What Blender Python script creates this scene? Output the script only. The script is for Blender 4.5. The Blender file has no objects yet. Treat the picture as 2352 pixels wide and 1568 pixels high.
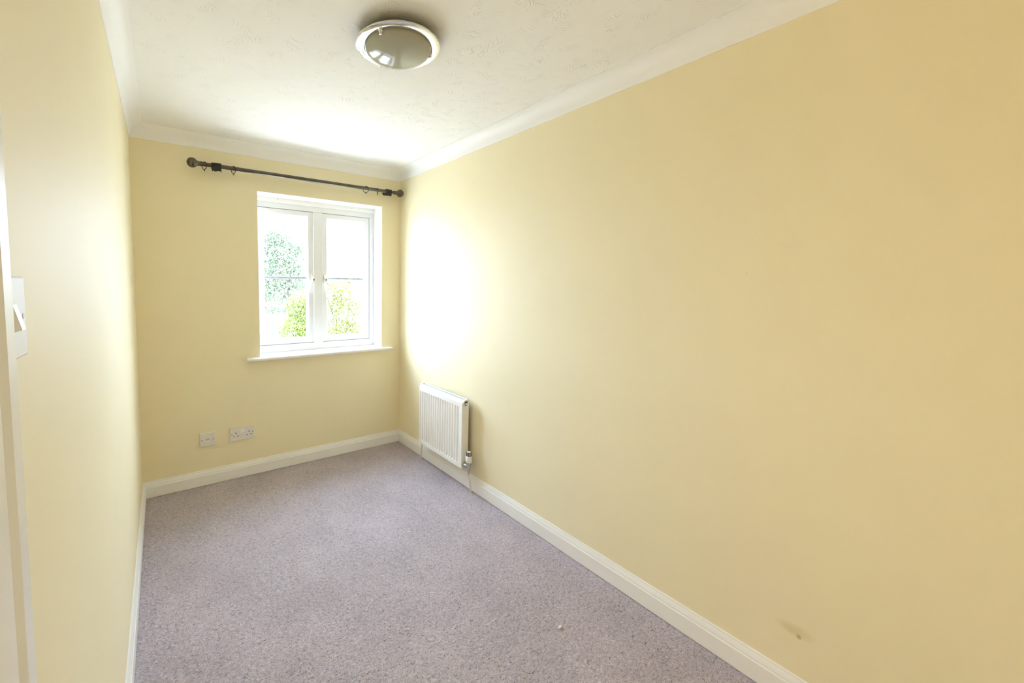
import bpy, bmesh, math, random
import numpy as np
from mathutils import Vector, Matrix

random.seed(7)
SC = bpy.context.scene
COL = SC.collection
PI = math.pi

# ------------------------------------------------------------------ camera
# solved from the room's edges: focal length 935 px, principal point (980.6, 720.6) in 2352 x 1568
cam_data = bpy.data.cameras.new('camera')
cam = bpy.data.objects.new('camera', cam_data)
COL.objects.link(cam)
cam.location = (0.13054, -2.97324, 1.33971)
cam.rotation_euler = (1.49686, -0.0110661, -0.577505)
cam_data.sensor_fit = 'HORIZONTAL'
cam_data.sensor_width = 36.0
cam_data.lens = 935.322 / 2352 * 36.0
cam_data.shift_x = (1176 - 980.574) / 2352
cam_data.shift_y = (720.591 - 784) / 2352
cam_data.clip_start = 0.02
cam_data.clip_end = 400
SC.camera = cam

# ------------------------------------------------------------------ sky, sun, portal, exposure
SKY = 2.4
world = bpy.data.worlds.new('overcast_sky')
SC.world = world
world.use_nodes = True
bg = world.node_tree.nodes['Background']
bg.inputs['Color'].default_value = (0.62, 0.76, 1.0, 1)
bg.inputs['Strength'].default_value = SKY

sun_data = bpy.data.lights.new('sun', 'SUN')
sun = bpy.data.objects.new('sun', sun_data)
COL.objects.link(sun)
sun_data.energy = 3.4
sun_data.color = (1.0, 0.94, 0.84)
sun_data.angle = math.radians(2)
sun.rotation_euler = (math.radians(48), 0, math.radians(20))     # from behind the house, over the roof

portal_data = bpy.data.lights.new('window_portal', 'AREA')
portal = bpy.data.objects.new('window_portal', portal_data)
COL.objects.link(portal)
portal_data.shape = 'RECTANGLE'
portal_data.size, portal_data.size_y = 0.90, 1.02
portal.location = (1.16, 0.235, 1.385)
portal.rotation_euler = (-PI / 2, 0, 0)
portal_data.cycles.is_portal = True

# unseen warm fill, added outside the left doorway to brighten the near walls
fill_data = bpy.data.lights.new('added_fill_light', 'AREA')
fill = bpy.data.objects.new('added_fill_light', fill_data)
COL.objects.link(fill)
fill_data.shape = 'RECTANGLE'
fill_data.size, fill_data.size_y = 1.3, 0.75
fill_data.energy = 0.62
fill_data.color = (1.0, 0.74, 0.38)
fill.location = (-1.12, -2.91, 1.25)
fill.rotation_euler = (0, -PI / 2, 0)

SC.view_settings.view_transform = 'Standard'
SC.view_settings.look = 'None'
SC.view_settings.gamma = 1.0
SC.view_settings.use_curve_mapping = False
SC.view_settings.exposure = 4.05
SC.cycles.max_bounces = 14
SC.cycles.diffuse_bounces = 12
SC.cycles.glossy_bounces = 5
SC.cycles.sample_clamp_indirect = 0
SC.cycles.caustics_reflective = False
SC.cycles.caustics_refractive = False

# ------------------------------------------------------------------ materials
def new_mat(name):
    m = bpy.data.materials.new(name)
    m.use_nodes = True
    nt = m.node_tree
    b = nt.nodes['Principled BSDF']
    return m, nt, b

def set_in(b, **kw):
    for k, v in kw.items():
        k = k.replace('_', ' ')
        b.inputs[k].default_value = v

def simple(name, col, rough=0.5, metal=0.0, spec=0.5, var=0.0, vscale=8.0, bump=0.0, bscale=60.0, bdist=0.001):
    m, nt, b = new_mat(name)
    set_in(b, Base_Color=(*col, 1), Roughness=rough, Metallic=metal)
    b.inputs['Specular IOR Level'].default_value = spec
    tc = nt.nodes.new('ShaderNodeTexCoord')
    if var > 0:
        n = nt.nodes.new('ShaderNodeTexNoise')
        n.inputs['Scale'].default_value = vscale
        n.inputs['Detail'].default_value = 3
        nt.links.new(tc.outputs['Object'], n.inputs['Vector'])
        r = nt.nodes.new('ShaderNodeValToRGB')
        r.color_ramp.elements[0].position = 0.3
        r.color_ramp.elements[1].position = 0.7
        r.color_ramp.elements[0].color = (*[c * (1 - var) for c in col], 1)
        r.color_ramp.elements[1].color = (*[min(1, c * (1 + var)) for c in col], 1)
        nt.links.new(n.outputs['Fac'], r.inputs['Fac'])
        nt.links.new(r.outputs['Color'], b.inputs['Base Color'])
    if bump > 0:
        n2 = nt.nodes.new('ShaderNodeTexNoise')
        n2.inputs['Scale'].default_value = bscale
        n2.inputs['Detail'].default_value = 2
        nt.links.new(tc.outputs['Object'], n2.inputs['Vector'])
        bp = nt.nodes.new('ShaderNodeBump')
        bp.inputs['Strength'].default_value = bump
        bp.inputs['Distance'].default_value = bdist
        nt.links.new(n2.outputs['Fac'], bp.inputs['Height'])
        nt.links.new(bp.outputs['Normal'], b.inputs['Normal'])
    return m

WALL_COL = (0.85, 0.767, 0.535)
def wall_paint(name, marks=()):
    """satin pale yellow emulsion with roller stipple; marks = [(y, z, ry, rz, colour, amount)] scuffs on the wall"""
    m, nt, b = new_mat(name)
    L = nt.links.new
    set_in(b, Roughness=0.58)
    b.inputs['Specular IOR Level'].default_value = 0.30
    geo = nt.nodes.new('ShaderNodeNewGeometry')
    n = nt.nodes.new('ShaderNodeTexNoise')
    n.inputs['Scale'].default_value = 2.2
    n.inputs['Detail'].default_value = 3
    L(geo.outputs['Position'], n.inputs['Vector'])
    r = nt.nodes.new('ShaderNodeValToRGB')
    r.color_ramp.elements[0].position = 0.3
    r.color_ramp.elements[1].position = 0.7
    r.color_ramp.elements[0].color = (*[c * 0.985 for c in WALL_COL], 1)
    r.color_ramp.elements[1].color = (*[min(1, c * 1.01) for c in WALL_COL], 1)
    L(n.outputs['Fac'], r.inputs['Fac'])
    colour = r.outputs['Color']
    for (my, mz, ry, rz, mc, amt) in marks:
        sep = nt.nodes.new('ShaderNodeSeparateXYZ')
        L(geo.outputs['Position'], sep.inputs[0])
        def scaled(out, c, s):
            a = nt.nodes.new('ShaderNodeMath'); a.operation = 'SUBTRACT'; a.inputs[1].default_value = c
            L(out, a.inputs[0])
            d = nt.nodes.new('ShaderNodeMath'); d.operation = 'DIVIDE'; d.inputs[1].default_value = s
            L(a.outputs[0], d.inputs[0])
            p = nt.nodes.new('ShaderNodeMath'); p.operation = 'POWER'; p.inputs[1].default_value = 2
            ab = nt.nodes.new('ShaderNodeMath'); ab.operation = 'ABSOLUTE'
            L(d.outputs[0], ab.inputs[0]); L(ab.outputs[0], p.inputs[0])
            return p.outputs[0]
        sm = nt.nodes.new('ShaderNodeMath'); sm.operation = 'ADD'
        L(scaled(sep.outputs[1], my, ry), sm.inputs[0]); L(scaled(sep.outputs[2], mz, rz), sm.inputs[1])
        nn = nt.nodes.new('ShaderNodeTexNoise'); nn.inputs['Scale'].default_value = 30
        L(geo.outputs['Position'], nn.inputs['Vector'])
        ad = nt.nodes.new('ShaderNodeMath'); ad.operation = 'ADD'
        L(sm.outputs[0], ad.inputs[0]); L(nn.outputs['Fac'], ad.inputs[1])
        mr = nt.nodes.new('ShaderNodeMapRange')
        mr.inputs['From Min'].default_value = 0.4; mr.inputs['From Max'].default_value = 1.5
        mr.inputs['To Min'].default_value = amt; mr.inputs['To Max'].default_value = 0
        L(ad.outputs[0], mr.inputs['Value'])
        mx = nt.nodes.new('ShaderNodeMix'); mx.data_type = 'RGBA'
        L(mr.outputs[0], mx.inputs['Factor'])
        L(colour, mx.inputs[6]); mx.inputs[7].default_value = (*mc, 1)
        colour = mx.outputs[2]
    L(colour, b.inputs['Base Color'])
    n2 = nt.nodes.new('ShaderNodeTexNoise')
    n2.inputs['Scale'].default_value = 260
    n2.inputs['Detail'].default_value = 2
    L(geo.outputs['Position'], n2.inputs['Vector'])
    bp = nt.nodes.new('ShaderNodeBump')
    bp.inputs['Strength'].default_value = 0.12
    bp.inputs['Distance'].default_value = 0.0006
    L(n2.outputs['Fac'], bp.inputs['Height'])
    n3 = nt.nodes.new('ShaderNodeTexNoise')          # gentle waviness of the plaster
    n3.inputs['Scale'].default_value = 5
    n3.inputs['Detail'].default_value = 1
    L(geo.outputs['Position'], n3.inputs['Vector'])
    bp2 = nt.nodes.new('ShaderNodeBump')
    bp2.inputs['Strength'].default_value = 0.25
    bp2.inputs['Distance'].default_value = 0.004
    L(n3.outputs['Fac'], bp2.inputs['Height'])
    L(bp.outputs['Normal'], bp2.inputs['Normal'])
    L(bp2.outputs['Normal'], b.inputs['Normal'])
    return m

def artex_ceiling():
    """white ceiling with combed artex: fans of short curved ridges scattered over flat plaster"""
    m, nt, b = new_mat('artex_ceiling_paint')
    L = nt.links.new
    set_in(b, Base_Color=(0.87, 0.865, 0.85, 1), Roughness=0.75)
    b.inputs['Specular IOR Level'].default_value = 0.2
    geo = nt.nodes.new('ShaderNodeNewGeometry')
    warp = nt.nodes.new('ShaderNodeTexNoise')
    warp.inputs['Scale'].default_value = 9
    L(geo.outputs['Position'], warp.inputs['Vector'])
    wv = nt.nodes.new('ShaderNodeVectorMath'); wv.operation = 'MULTIPLY_ADD'
    wv.inputs[1].default_value = (0.13, 0.07, 0.0)
    L(warp.outputs['Color'], wv.inputs[0]); L(geo.outputs['Position'], wv.inputs[2])
    heights = []
    for k, (cells, freq, seed, thr) in enumerate(((10.0, 620.0, 0.0, 0.54), (6.5, 480.0, 3.7, 0.56))):
        off = nt.nodes.new('ShaderNodeVectorMath'); off.operation = 'ADD'
        off.inputs[1].default_value = (seed, seed * 1.7, 0)
        L(wv.outputs[0], off.inputs[0])
        vor = nt.nodes.new('ShaderNodeTexVoronoi')
        vor.voronoi_dimensions = '2D'
        vor.inputs['Scale'].default_value = cells
        L(off.outputs[0], vor.inputs['Vector'])
        mul = nt.nodes.new('ShaderNodeMath'); mul.operation = 'MULTIPLY'
        mul.inputs[1].default_value = freq / cells
        L(vor.outputs['Distance'], mul.inputs[0])
        sn = nt.nodes.new('ShaderNodeMath'); sn.operation = 'SINE'
        L(mul.outputs[0], sn.inputs[0])
        mr = nt.nodes.new('ShaderNodeMapRange')
        mr.inputs['From Min'].default_value = 0.72; mr.inputs['From Max'].default_value = 1.0
        L(sn.outputs[0], mr.inputs['Value'])
        msk = nt.nodes.new('ShaderNodeTexNoise')
        msk.inputs['Scale'].default_value = 13; msk.inputs['Detail'].default_value = 4
        msk.inputs['Roughness'].default_value = 0.65
        L(off.outputs[0], msk.inputs['Vector'])
        mm = nt.nodes.new('ShaderNodeMapRange')
        mm.inputs['From Min'].default_value = thr; mm.inputs['From Max'].default_value = thr + 0.12
        L(msk.outputs['Fac'], mm.inputs['Value'])
        pr = nt.nodes.new('ShaderNodeMath'); pr.operation = 'MULTIPLY'
        L(mr.outputs[0], pr.inputs[0]); L(mm.outputs[0], pr.inputs[1])
        heights.append(pr.outputs[0])
    add = nt.nodes.new('ShaderNodeMath'); add.operation = 'ADD'
    L(heights[0], add.inputs[0]); L(heights[1], add.inputs[1])
    fn = nt.nodes.new('ShaderNodeTexNoise'); fn.inputs['Scale'].default_value = 40; fn.inputs['Detail'].default_value = 3
    L(geo.outputs['Position'], fn.inputs['Vector'])
    a2 = nt.nodes.new('ShaderNodeMath'); a2.operation = 'MULTIPLY_ADD'; a2.inputs[1].default_value = 0.35
    L(fn.outputs['Fac'], a2.inputs[0]); L(add.outputs[0], a2.inputs[2])
    bp = nt.nodes.new('ShaderNodeBump')
    bp.inputs['Strength'].default_value = 0.72
    bp.inputs['Distance'].default_value = 0.003
    L(a2.outputs[0], bp.inputs['Height'])
    L(bp.outputs['Normal'], b.inputs['Normal'])
    return m

def carpet_mat():
    m, nt, b = new_mat('mauve_grey_twist_pile')
    L = nt.links.new
    set_in(b, Roughness=0.95)
    b.inputs['Specular IOR Level'].default_value = 0.05
    b.inputs['Sheen Weight'].default_value = 0.15
    geo = nt.nodes.new('ShaderNodeNewGeometry')
    mp = nt.nodes.new('ShaderNodeMapping'); mp.inputs['Scale'].default_value = (1.0, 1.7, 1.0)
    mp.inputs['Rotation'].default_value = (0, 0, 0.6)
    L(geo.outputs['Position'], mp.inputs['Vector'])
    n = nt.nodes.new('ShaderNodeTexNoise')
    n.inputs['Scale'].default_value = 120; n.inputs['Detail'].default_value = 3; n.inputs['Distortion'].default_value = 1.5
    L(mp.outputs[0], n.inputs['Vector'])
    r = nt.nodes.new('ShaderNodeValToRGB')
    e = r.color_ramp.elements
    e[0].position = 0.31; e[0].color = (0.16, 0.135, 0.145, 1)
    e[1].position = 0.70; e[1].color = (0.66, 0.59, 0.64, 1)
    k = e.new(0.42); k.color = (0.38, 0.335, 0.37, 1)
    k = e.new(0.58); k.color = (0.48, 0.425, 0.47, 1)
    L(n.outputs['Fac'], r.inputs['Fac'])
    big = nt.nodes.new('ShaderNodeTexNoise'); big.inputs['Scale'].default_value = 3.5; big.inputs['Detail'].default_value = 4
    L(geo.outputs['Position'], big.inputs['Vector'])
    br = nt.nodes.new('ShaderNodeMapRange')
    br.inputs['From Min'].default_value = 0.3; br.inputs['From Max'].default_value = 0.7
    br.inputs['To Min'].default_value = 0.92; br.inputs['To Max'].default_value = 1.08
    L(big.outputs['Fac'], br.inputs['Value'])
    mx = nt.nodes.new('ShaderNodeVectorMath'); mx.operation = 'SCALE'
    L(r.outputs['Color'], mx.inputs[0]); L(br.outputs[0], mx.inputs['Scale'])
    L(mx.outputs[0], b.inputs['Base Color'])
    bp = nt.nodes.new('ShaderNodeBump')
    bp.inputs['Strength'].default_value = 0.6; bp.inputs['Distance'].default_value = 0.003
    L(n.outputs['Fac'], bp.inputs['Height'])
    L(bp.outputs['Normal'], b.inputs['Normal'])
    return m

def pane_glass():
    m = bpy.data.materials.new('window_glass')
    m.use_nodes = True
    nt = m.node_tree
    nt.nodes.clear()
    out = nt.nodes.new('ShaderNodeOutputMaterial')
    tr = nt.nodes.new('ShaderNodeBsdfTransparent'); tr.inputs['Color'].default_value = (0.96, 0.98, 0.97, 1)
    gl = nt.nodes.new('ShaderNodeBsdfGlossy'); gl.inputs['Roughness'].default_value = 0.0
    fr = nt.nodes.new('ShaderNodeFresnel'); # same reflectance on entering and leaving the pane (no total internal reflection)
    geo = nt.nodes.new('ShaderNodeNewGeometry')
    ior = nt.nodes.new('ShaderNodeMapRange')
    ior.inputs['To Min'].default_value = 1.45; ior.inputs['To Max'].default_value = 1 / 1.45
    nt.links.new(geo.outputs['Backfacing'], ior.inputs['Value']); nt.links.new(ior.outputs[0], fr.inputs['IOR'])
    mx = nt.nodes.new('ShaderNodeMixShader')
    nt.links.new(fr.outputs[0], mx.inputs[0]); nt.links.new(tr.outputs[0], mx.inputs[1]); nt.links.new(gl.outputs[0], mx.inputs[2])
    nt.links.new(mx.outputs[0], out.inputs['Surface'])
    return m

def leaf_mat(name, c0, c1):
    m, nt, b = new_mat(name)
    set_in(b, Roughness=0.6)
    b.inputs['Specular IOR Level'].default_value = 0.2
    geo = nt.nodes.new('ShaderNodeNewGeometry')
    r = nt.nodes.new('ShaderNodeValToRGB')
    r.color_ramp.elements[0].color = (*c0, 1); r.color_ramp.elements[1].color = (*c1, 1)
    nt.links.new(geo.outputs['Random Per Island'], r.inputs['Fac'])
    nt.links.new(r.outputs['Color'], b.inputs['Base Color'])
    tl = nt.nodes.new('ShaderNodeBsdfTranslucent')           # light shining through thin leaves
    nt.links.new(r.outputs['Color'], tl.inputs['Color'])
    mx = nt.nodes.new('ShaderNodeMixShader'); mx.inputs[0].default_value = 0.45
    nt.links.new(b.outputs[0], mx.inputs[1]); nt.links.new(tl.outputs[0], mx.inputs[2])
    nt.links.new(mx.outputs[0], nt.nodes['Material Output'].inputs['Surface'])
    return m

M = {}
M['wall'] = wall_paint('pale_yellow_wall_paint')
M['wall_r'] = wall_paint('pale_yellow_wall_paint_scuffed', marks=[
    (-2.5950, 0.245, 0.055, 0.022, (0.60, 0.47, 0.20), 0.45),
    (-2.6063, 0.2306, 0.008, 0.010, (0.45, 0.33, 0.10), 0.8),
    (-2.4013, 1.386, 0.003, 0.005, (0.62, 0.50, 0.25), 0.6)])
M['ceiling'] = artex_ceiling()
M['cove'] = simple('cove_white_paint', (0.87, 0.865, 0.85), 0.55, bump=0.1, bscale=120, bdist=0.0006)
M['gloss'] = simple('white_gloss_paint', (0.86, 0.85, 0.83), 0.28, var=0.015, vscale=6)
M['reveal'] = simple('white_reveal_paint', (0.88, 0.87, 0.85), 0.5, bump=0.1, bscale=150, bdist=0.0005)
M['upvc'] = simple('white_window_frame', (0.77, 0.77, 0.76), 0.32, var=0.01)
M['carpet'] = carpet_mat()
M['glass'] = pane_glass()
M['seal'] = simple('grey_gasket', (0.22, 0.23, 0.24), 0.6, var=0.05)
M['bar'] = simple('pale_grey_glazing_bar', (0.44, 0.48, 0.54), 0.4, var=0.02)
M['gasket'] = simple('mid_grey_glazing_gasket', (0.30, 0.32, 0.34), 0.6, var=0.03)
M['handle'] = simple('white_handle_plastic', (0.85, 0.82, 0.74), 0.25, var=0.01)
M['lock'] = simple('handle_key_lock', (0.10, 0.09, 0.08), 0.35, metal=0.6, var=0.05)
M['rad'] = simple('radiator_white_enamel', (0.86, 0.85, 0.82), 0.3, var=0.01)
M['grille'] = simple('radiator_grille_enamel', (0.42, 0.44, 0.45), 0.5, var=0.02)
M['dark'] = simple('dark_recess', (0.035, 0.028, 0.022), 0.6, var=0.1)
M['chrome'] = simple('polished_chrome', (0.88, 0.88, 0.87), 0.06, metal=1.0, var=0.01)
M['valve_metal'] = simple('nickel_valve_body', (0.55, 0.54, 0.52), 0.25, metal=1.0, var=0.05)
M['black'] = simple('black_plastic', (0.02, 0.019, 0.018), 0.45, var=0.1)
M['tape'] = simple('black_tape_wrap', (0.016, 0.014, 0.012), 0.7, var=0.2, vscale=80, bump=0.5, bscale=180, bdist=0.002)
M['pole'] = simple('pewter_pole_metal', (0.125, 0.108, 0.092), 0.28, metal=1.0, var=0.06, vscale=20)
M['finial'] = simple('aged_pewter_finial', (0.14, 0.122, 0.096), 0.22, metal=1.0, var=0.08, vscale=40)
M['ring'] = simple('bronze_ring_metal', (0.06, 0.05, 0.036), 0.35, metal=0.8, var=0.1)
M['plate'] = simple('white_socket_plastic', (0.76, 0.73, 0.69), 0.5, var=0.01)
M['rocker'] = simple('white_rocker_plastic', (0.88, 0.86, 0.82), 0.25, var=0.01)
M['screw'] = simple('socket_screw_steel', (0.20, 0.17, 0.13), 0.4, metal=0.7, var=0.1)
M['shutter'] = simple('grey_socket_shutter', (0.52, 0.48, 0.42), 0.5, var=0.03)
M['lampglass'] = simple('frosted_grey_glass', (0.40, 0.40, 0.34), 0.10, spec=0.6, var=0.02, vscale=10)
M['pipe'] = simple('painted_copper_pipe', (0.74, 0.69, 0.56), 0.35, var=0.03)
M['scrap'] = simple('white_paper_scrap', (0.85, 0.83, 0.78), 0.7, var=0.03)
M['bark'] = simple('tree_bark', (0.10, 0.09, 0.07), 0.9, var=0.3, vscale=12)
M['paving'] = simple('pale_paving', (0.40, 0.385, 0.355), 0.9, var=0.15, vscale=2)
M['render_wall'] = simple('white_render', (0.75, 0.72, 0.68), 0.85, var=0.04)
M['roof_tile'] = simple('terracotta_roof', (0.055, 0.042, 0.038), 0.8, var=0.25, vscale=9)
M['grey_frame'] = simple('grey_window_frame', (0.018, 0.019, 0.020), 0.4, var=0.05)
M['far_glass'] = simple('dull_window_glass', (0.16, 0.17, 0.18), 0.1, var=0.05)
LEAF_DARK = leaf_mat('blue_green_leaves', (0.070, 0.098, 0.064), (0.125, 0.155, 0.098))
LEAF_LIME = leaf_mat('lime_green_leaves', (0.052, 0.080, 0.012), (0.095, 0.115, 0.028))
LEAF_GOLD = leaf_mat('yellow_green_leaves', (0.060, 0.076, 0.014), (0.110, 0.112, 0.030))

# ------------------------------------------------------------------ mesh helpers
def finish(name, bm, mat, parent=None, smooth=None, kind=None, loc=None):
    me = bpy.data.meshes.new(name)
    bmesh.ops.recalc_face_normals(bm, faces=bm.faces)
    if smooth is not None:
        for f in bm.faces:
            f.smooth = True
        for e in bm.edges:
            if len(e.link_faces) == 2 and e.calc_face_angle(0) > math.radians(smooth):
                e.smooth = False
    if loc is not None:
        bmesh.ops.translate(bm, verts=bm.verts, vec=-Vector(loc))
    bm.to_mesh(me)
    bm.free()
    me.materials.append(mat)
    o = bpy.data.objects.new(name, me)
    COL.objects.link(o)
    if loc is not None:
        o.location = loc
    if parent is not None:
        o.parent = parent
        o.matrix_parent_inverse = Matrix.Translation(-wloc(parent))
    if kind:
        o['kind'] = kind
    return o

def wloc(o):
    v = Vector(o.location)          # every parent's own offset is cancelled by its inverse, so location = world position
    return v

def empty(name, loc):
    o = bpy.data.objects.new(name, None)
    COL.objects.link(o)
    o.location = loc
    o.empty_display_size = 0.05
    return o

def tag(o, label, cat, group=None):
    o['label'] = label
    o['category'] = cat
    if group:
        o['group'] = group
    return o

def box(bm, lo, hi, bev=0.0, seg=2):
    x0, y0, z0 = lo; x1, y1, z1 = hi
    vs = [bm.verts.new(p) for p in ((x0,y0,z0),(x1,y0,z0),(x1,y1,z0),(x0,y1,z0),(x0,y0,z1),(x1,y0,z1),(x1,y1,z1),(x0,y1,z1))]
    fs = [bm.faces.new([vs[i] for i in f]) for f in ((0,3,2,1),(4,5,6,7),(0,1,5,4),(1,2,6,5),(2,3,7,6),(3,0,4,7))]
    if bev > 0:
        es = list({e for f in fs for e in f.edges})
        bmesh.ops.bevel(bm, geom=es, offset=bev, segments=seg, profile=0.5, affect='EDGES')

def prism(bm, pts3a, pts3b):
    """loft between two equal closed outlines, capped"""
    a = [bm.verts.new(p) for p in pts3a]; b = [bm.verts.new(p) for p in pts3b]
    n = len(a)
    for i in range(n):
        j = (i + 1) % n
        bm.faces.new((a[i], a[j], b[j], b[i]))
    bm.faces.new(list(reversed(a))); bm.faces.new(b)

def lathe(bm, prof, seg=32, axis='z', origin=(0, 0, 0)):
    """prof: list of (radius, along-axis)"""
    rings = []
    O = Vector(origin)
    for r, h in prof:
        ring = []
        if r < 1e-6:
            p = {'z': (0, 0, h), 'x': (h, 0, 0), 'y': (0, h, 0)}[axis]
            ring = [bm.verts.new(O + Vector(p))]
        else:
            for i in range(seg):
                a = 2 * PI * i / seg
                c, s = r * math.cos(a), r * math.sin(a)
                p = {'z': (c, s, h), 'x': (h, c, s), 'y': (s, h, c)}[axis]
                ring.append(bm.verts.new(O + Vector(p)))
        rings.append(ring)
    for a, b in zip(rings, rings[1:]):
        if len(a) == 1 and len(b) == 1:
            continue
        for i in range(seg):
            j = (i + 1) % seg
            if len(a) == 1:
                bm.faces.new((a[0], b[j], b[i]))
            elif len(b) == 1:
                bm.faces.new((a[i], a[j], b[0]))
            else:
                bm.faces.new((a[i], a[j], b[j], b[i]))
    if len(rings[0]) > 1:
        bm.faces.new(list(reversed(rings[0])))
    if len(rings[-1]) > 1:
        bm.faces.new(rings[-1])

def tube(bm, pts, r, seg=10, closed=False):
    pts = [Vector(p) for p in pts]
    n = len(pts)
    rings = []
    up = None
    for i in range(n):
        if closed:
            t = (pts[(i + 1) % n] - pts[i - 1]).normalized()
        else:
            t = (pts[min(i + 1, n - 1)] - pts[max(i - 1, 0)]).normalized()
        if up is None:
            up = Vector((0, 0, 1)) if abs(t.z) < 0.9 else Vector((1, 0, 0))
        a = t.cross(up).normalized(); b_ = a.cross(t).normalized(); up = b_
        rr = r[i] if isinstance(r, (list, tuple)) else r
        rings.append([bm.verts.new(pts[i] + a * rr * math.cos(2*PI*k/seg) + b_ * rr * math.sin(2*PI*k/seg)) for k in range(seg)])
    rng = range(n) if closed else range(n - 1)
    for i in rng:
        A, B = rings[i], rings[(i + 1) % n]
        for k in range(seg):
            j = (k + 1) % seg
            bm.faces.new((A[k], A[j], B[j], B[k]))
    if not closed:
        bm.faces.new(list(reversed(rings[0]))); bm.faces.new(rings[-1])

# ------------------------------------------------------------------ room shell
W, H, YF = 1.80, 2.2458, -3.42           # width, ceiling height, wall behind the camera
OX0, OX1, OZ0, OZ1, RD = 0.690, 1.632, 0.820, 1.951, 0.153     # window opening and reveal depth
DY0, DY1, DZ = -3.29, -2.53, 2.02        # door opening in the left wall

# carpeted floor: a finely displaced pile surface over a slab
def carpet_floor():
    step = 0.0042
    nx = int(round(W / step)) + 1; ny = int(round(-YF / step)) + 1
    xs = np.linspace(0, W, nx); ys = np.linspace(YF, 0, ny)
    rng = np.random.default_rng(3)
    h = rng.random((ny, nx))
    def blur(a):
        b = a.copy()
        b[1:-1, 1:-1] = (a[1:-1, 1:-1] * 2 + a[:-2, 1:-1] + a[2:, 1:-1] + a[1:-1, :-2] + a[1:-1, 2:]) / 6
        return b
    h = blur(h)
    h = (h - h.min()) / (h.max() - h.min())
    z = -0.0055 + 0.0055 * h
    X, Y = np.meshgrid(xs, ys)
    jx = (rng.random((ny, nx)) - .5) * step * .7; jy = (rng.random((ny, nx)) - .5) * step * .7
    jx[:, [0, -1]] = 0; jy[[0, -1], :] = 0; jx[[0, -1], :] = 0; jy[:, [0, -1]] = 0
    top = np.stack([X + jx, Y + jy, z], -1).reshape(-1, 3)
    base = np.array([[0, YF, -0.1], [W, YF, -0.1], [W, 0, -0.1], [0, 0, -0.1]])
    co = np.concatenate([top, base]).astype(np.float32)
    idx = np.arange(nx * ny).reshape(ny, nx)
    q = np.stack([idx[:-1, :-1], idx[:-1, 1:], idx[1:, 1:], idx[1:, :-1]], -1).reshape(-1, 4)
    b0 = nx * ny
    q = np.concatenate([q, np.array([[b0 + 3, b0 + 2, b0 + 1, b0]])]).astype(np.int32)
    me = bpy.data.meshes.new('floor')
    me.vertices.add(len(co)); me.vertices.foreach_set('co', co.ravel())
    me.loops.add(q.size); me.loops.foreach_set('vertex_index', q.ravel())
    me.polygons.add(len(q)); me.polygons.foreach_set('loop_start', np.arange(0, q.size, 4, dtype=np.int32))
    me.polygons.foreach_set('use_smooth', np.ones(len(q), dtype=bool))
    me.update(calc_edges=True)
    me.materials.append(M['carpet'])
    o = bpy.data.objects.new('floor', me)
    COL.objects.link(o)
    o['kind'] = 'structure'
    return o
carpet_floor()

bm = bmesh.new(); box(bm, (-0.12, YF - 0.12, H), (W + 0.12, 0.27, H + 0.15))
finish('ceiling', bm, M['ceiling'], kind='structure')
bm = bmesh.new(); box(bm, (W, YF - 0.1, -0.1), (W + 0.12, 0.0, H))
finish('wall_right', bm, M['wall_r'], kind='structure')
bm = bmesh.new(); box(bm, (0, YF - 0.12, -0.1), (W, YF, H))
finish('wall_front', bm, M['wall'], kind='structure')
bm = bmesh.new()
box(bm, (-0.12, DY1, -0.1), (0, 0.0, H)); box(bm, (-0.12, YF - 0.1, -0.1), (0, DY0, H)); box(bm, (-0.12, DY0, DZ), (0, DY1, H))
finish('wall_left', bm, M['wall'], kind='structure')
bm = bmesh.new()
box(bm, (-0.12, 0, -0.1), (OX0, 0.26, H)); box(bm, (OX1, 0, -0.1), (W + 0.12, 0.26, H))
box(bm, (OX0, 0, -0.1), (OX1, 0.26, OZ0 - 0.025)); box(bm, (OX0, 0, OZ1), (OX1, 0.26, H))
finish('wall_back', bm, M['wall'], kind='structure')

# mouldings swept round the room, one object per wall, mitred at the corners
def moulding(name, prof, wall, mat, smooth=25):
    """prof: closed outline of (out-from-wall, z)"""
    bm = bmesh.new()
    if wall == 'back':
        a = [(d, -d, z) for d, z in prof]; b = [(W - d, -d, z) for d, z in prof]
    elif wall == 'right':
        a = [(W - d, -d, z) for d, z in prof]; b = [(W - d, YF + d, z) for d, z in prof]
    elif wall == 'front':
        a = [(W - d, YF + d, z) for d, z in prof]; b = [(d, YF + d, z) for d, z in prof]
    elif wall == 'left':
        a = [(d, YF + d, z) for d, z in prof]; b = [(d, -d, z) for d, z in prof]
    elif wall == 'left_far':                       # from the door casing to the window wall
        a = [(d, -2.461, z) for d, z in prof]; b = [(d, -d, z) for d, z in prof]
    elif wall == 'left_near':
        a = [(d, YF + d, z) for d, z in prof]; b = [(d, DY0 - 0.074, z) for d, z in prof]
    prism(bm, a, b)
    return finish(name, bm, mat, smooth=smooth, kind='structure')

SK = 0.0997
skirt = [(0.0, 0.0), (0.0145, 0.0), (0.0145, 0.0655), (0.0138, 0.0670), (0.0120, 0.0688), (0.0098, 0.0694), (0.0096, 0.0712),
         (0.0118, 0.0726), (0.0112, 0.0760), (0.0090, 0.0825), (0.0062, 0.0895), (0.0048, 0.0925), (0.0052, 0.0945), (0.0044, 0.0980), (0.0030, SK), (0.0, SK)]
for nm, wl in (('baseboard_back', 'back'), ('baseboard_right', 'right'), ('baseboard_front', 'front')):
    moulding(nm, skirt, wl, M['gloss'])
o1 = moulding('baseboard_left', skirt, 'left_far', M['gloss'])
o2 = moulding('baseboard_left_2', skirt, 'left_near', M['gloss'])

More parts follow.
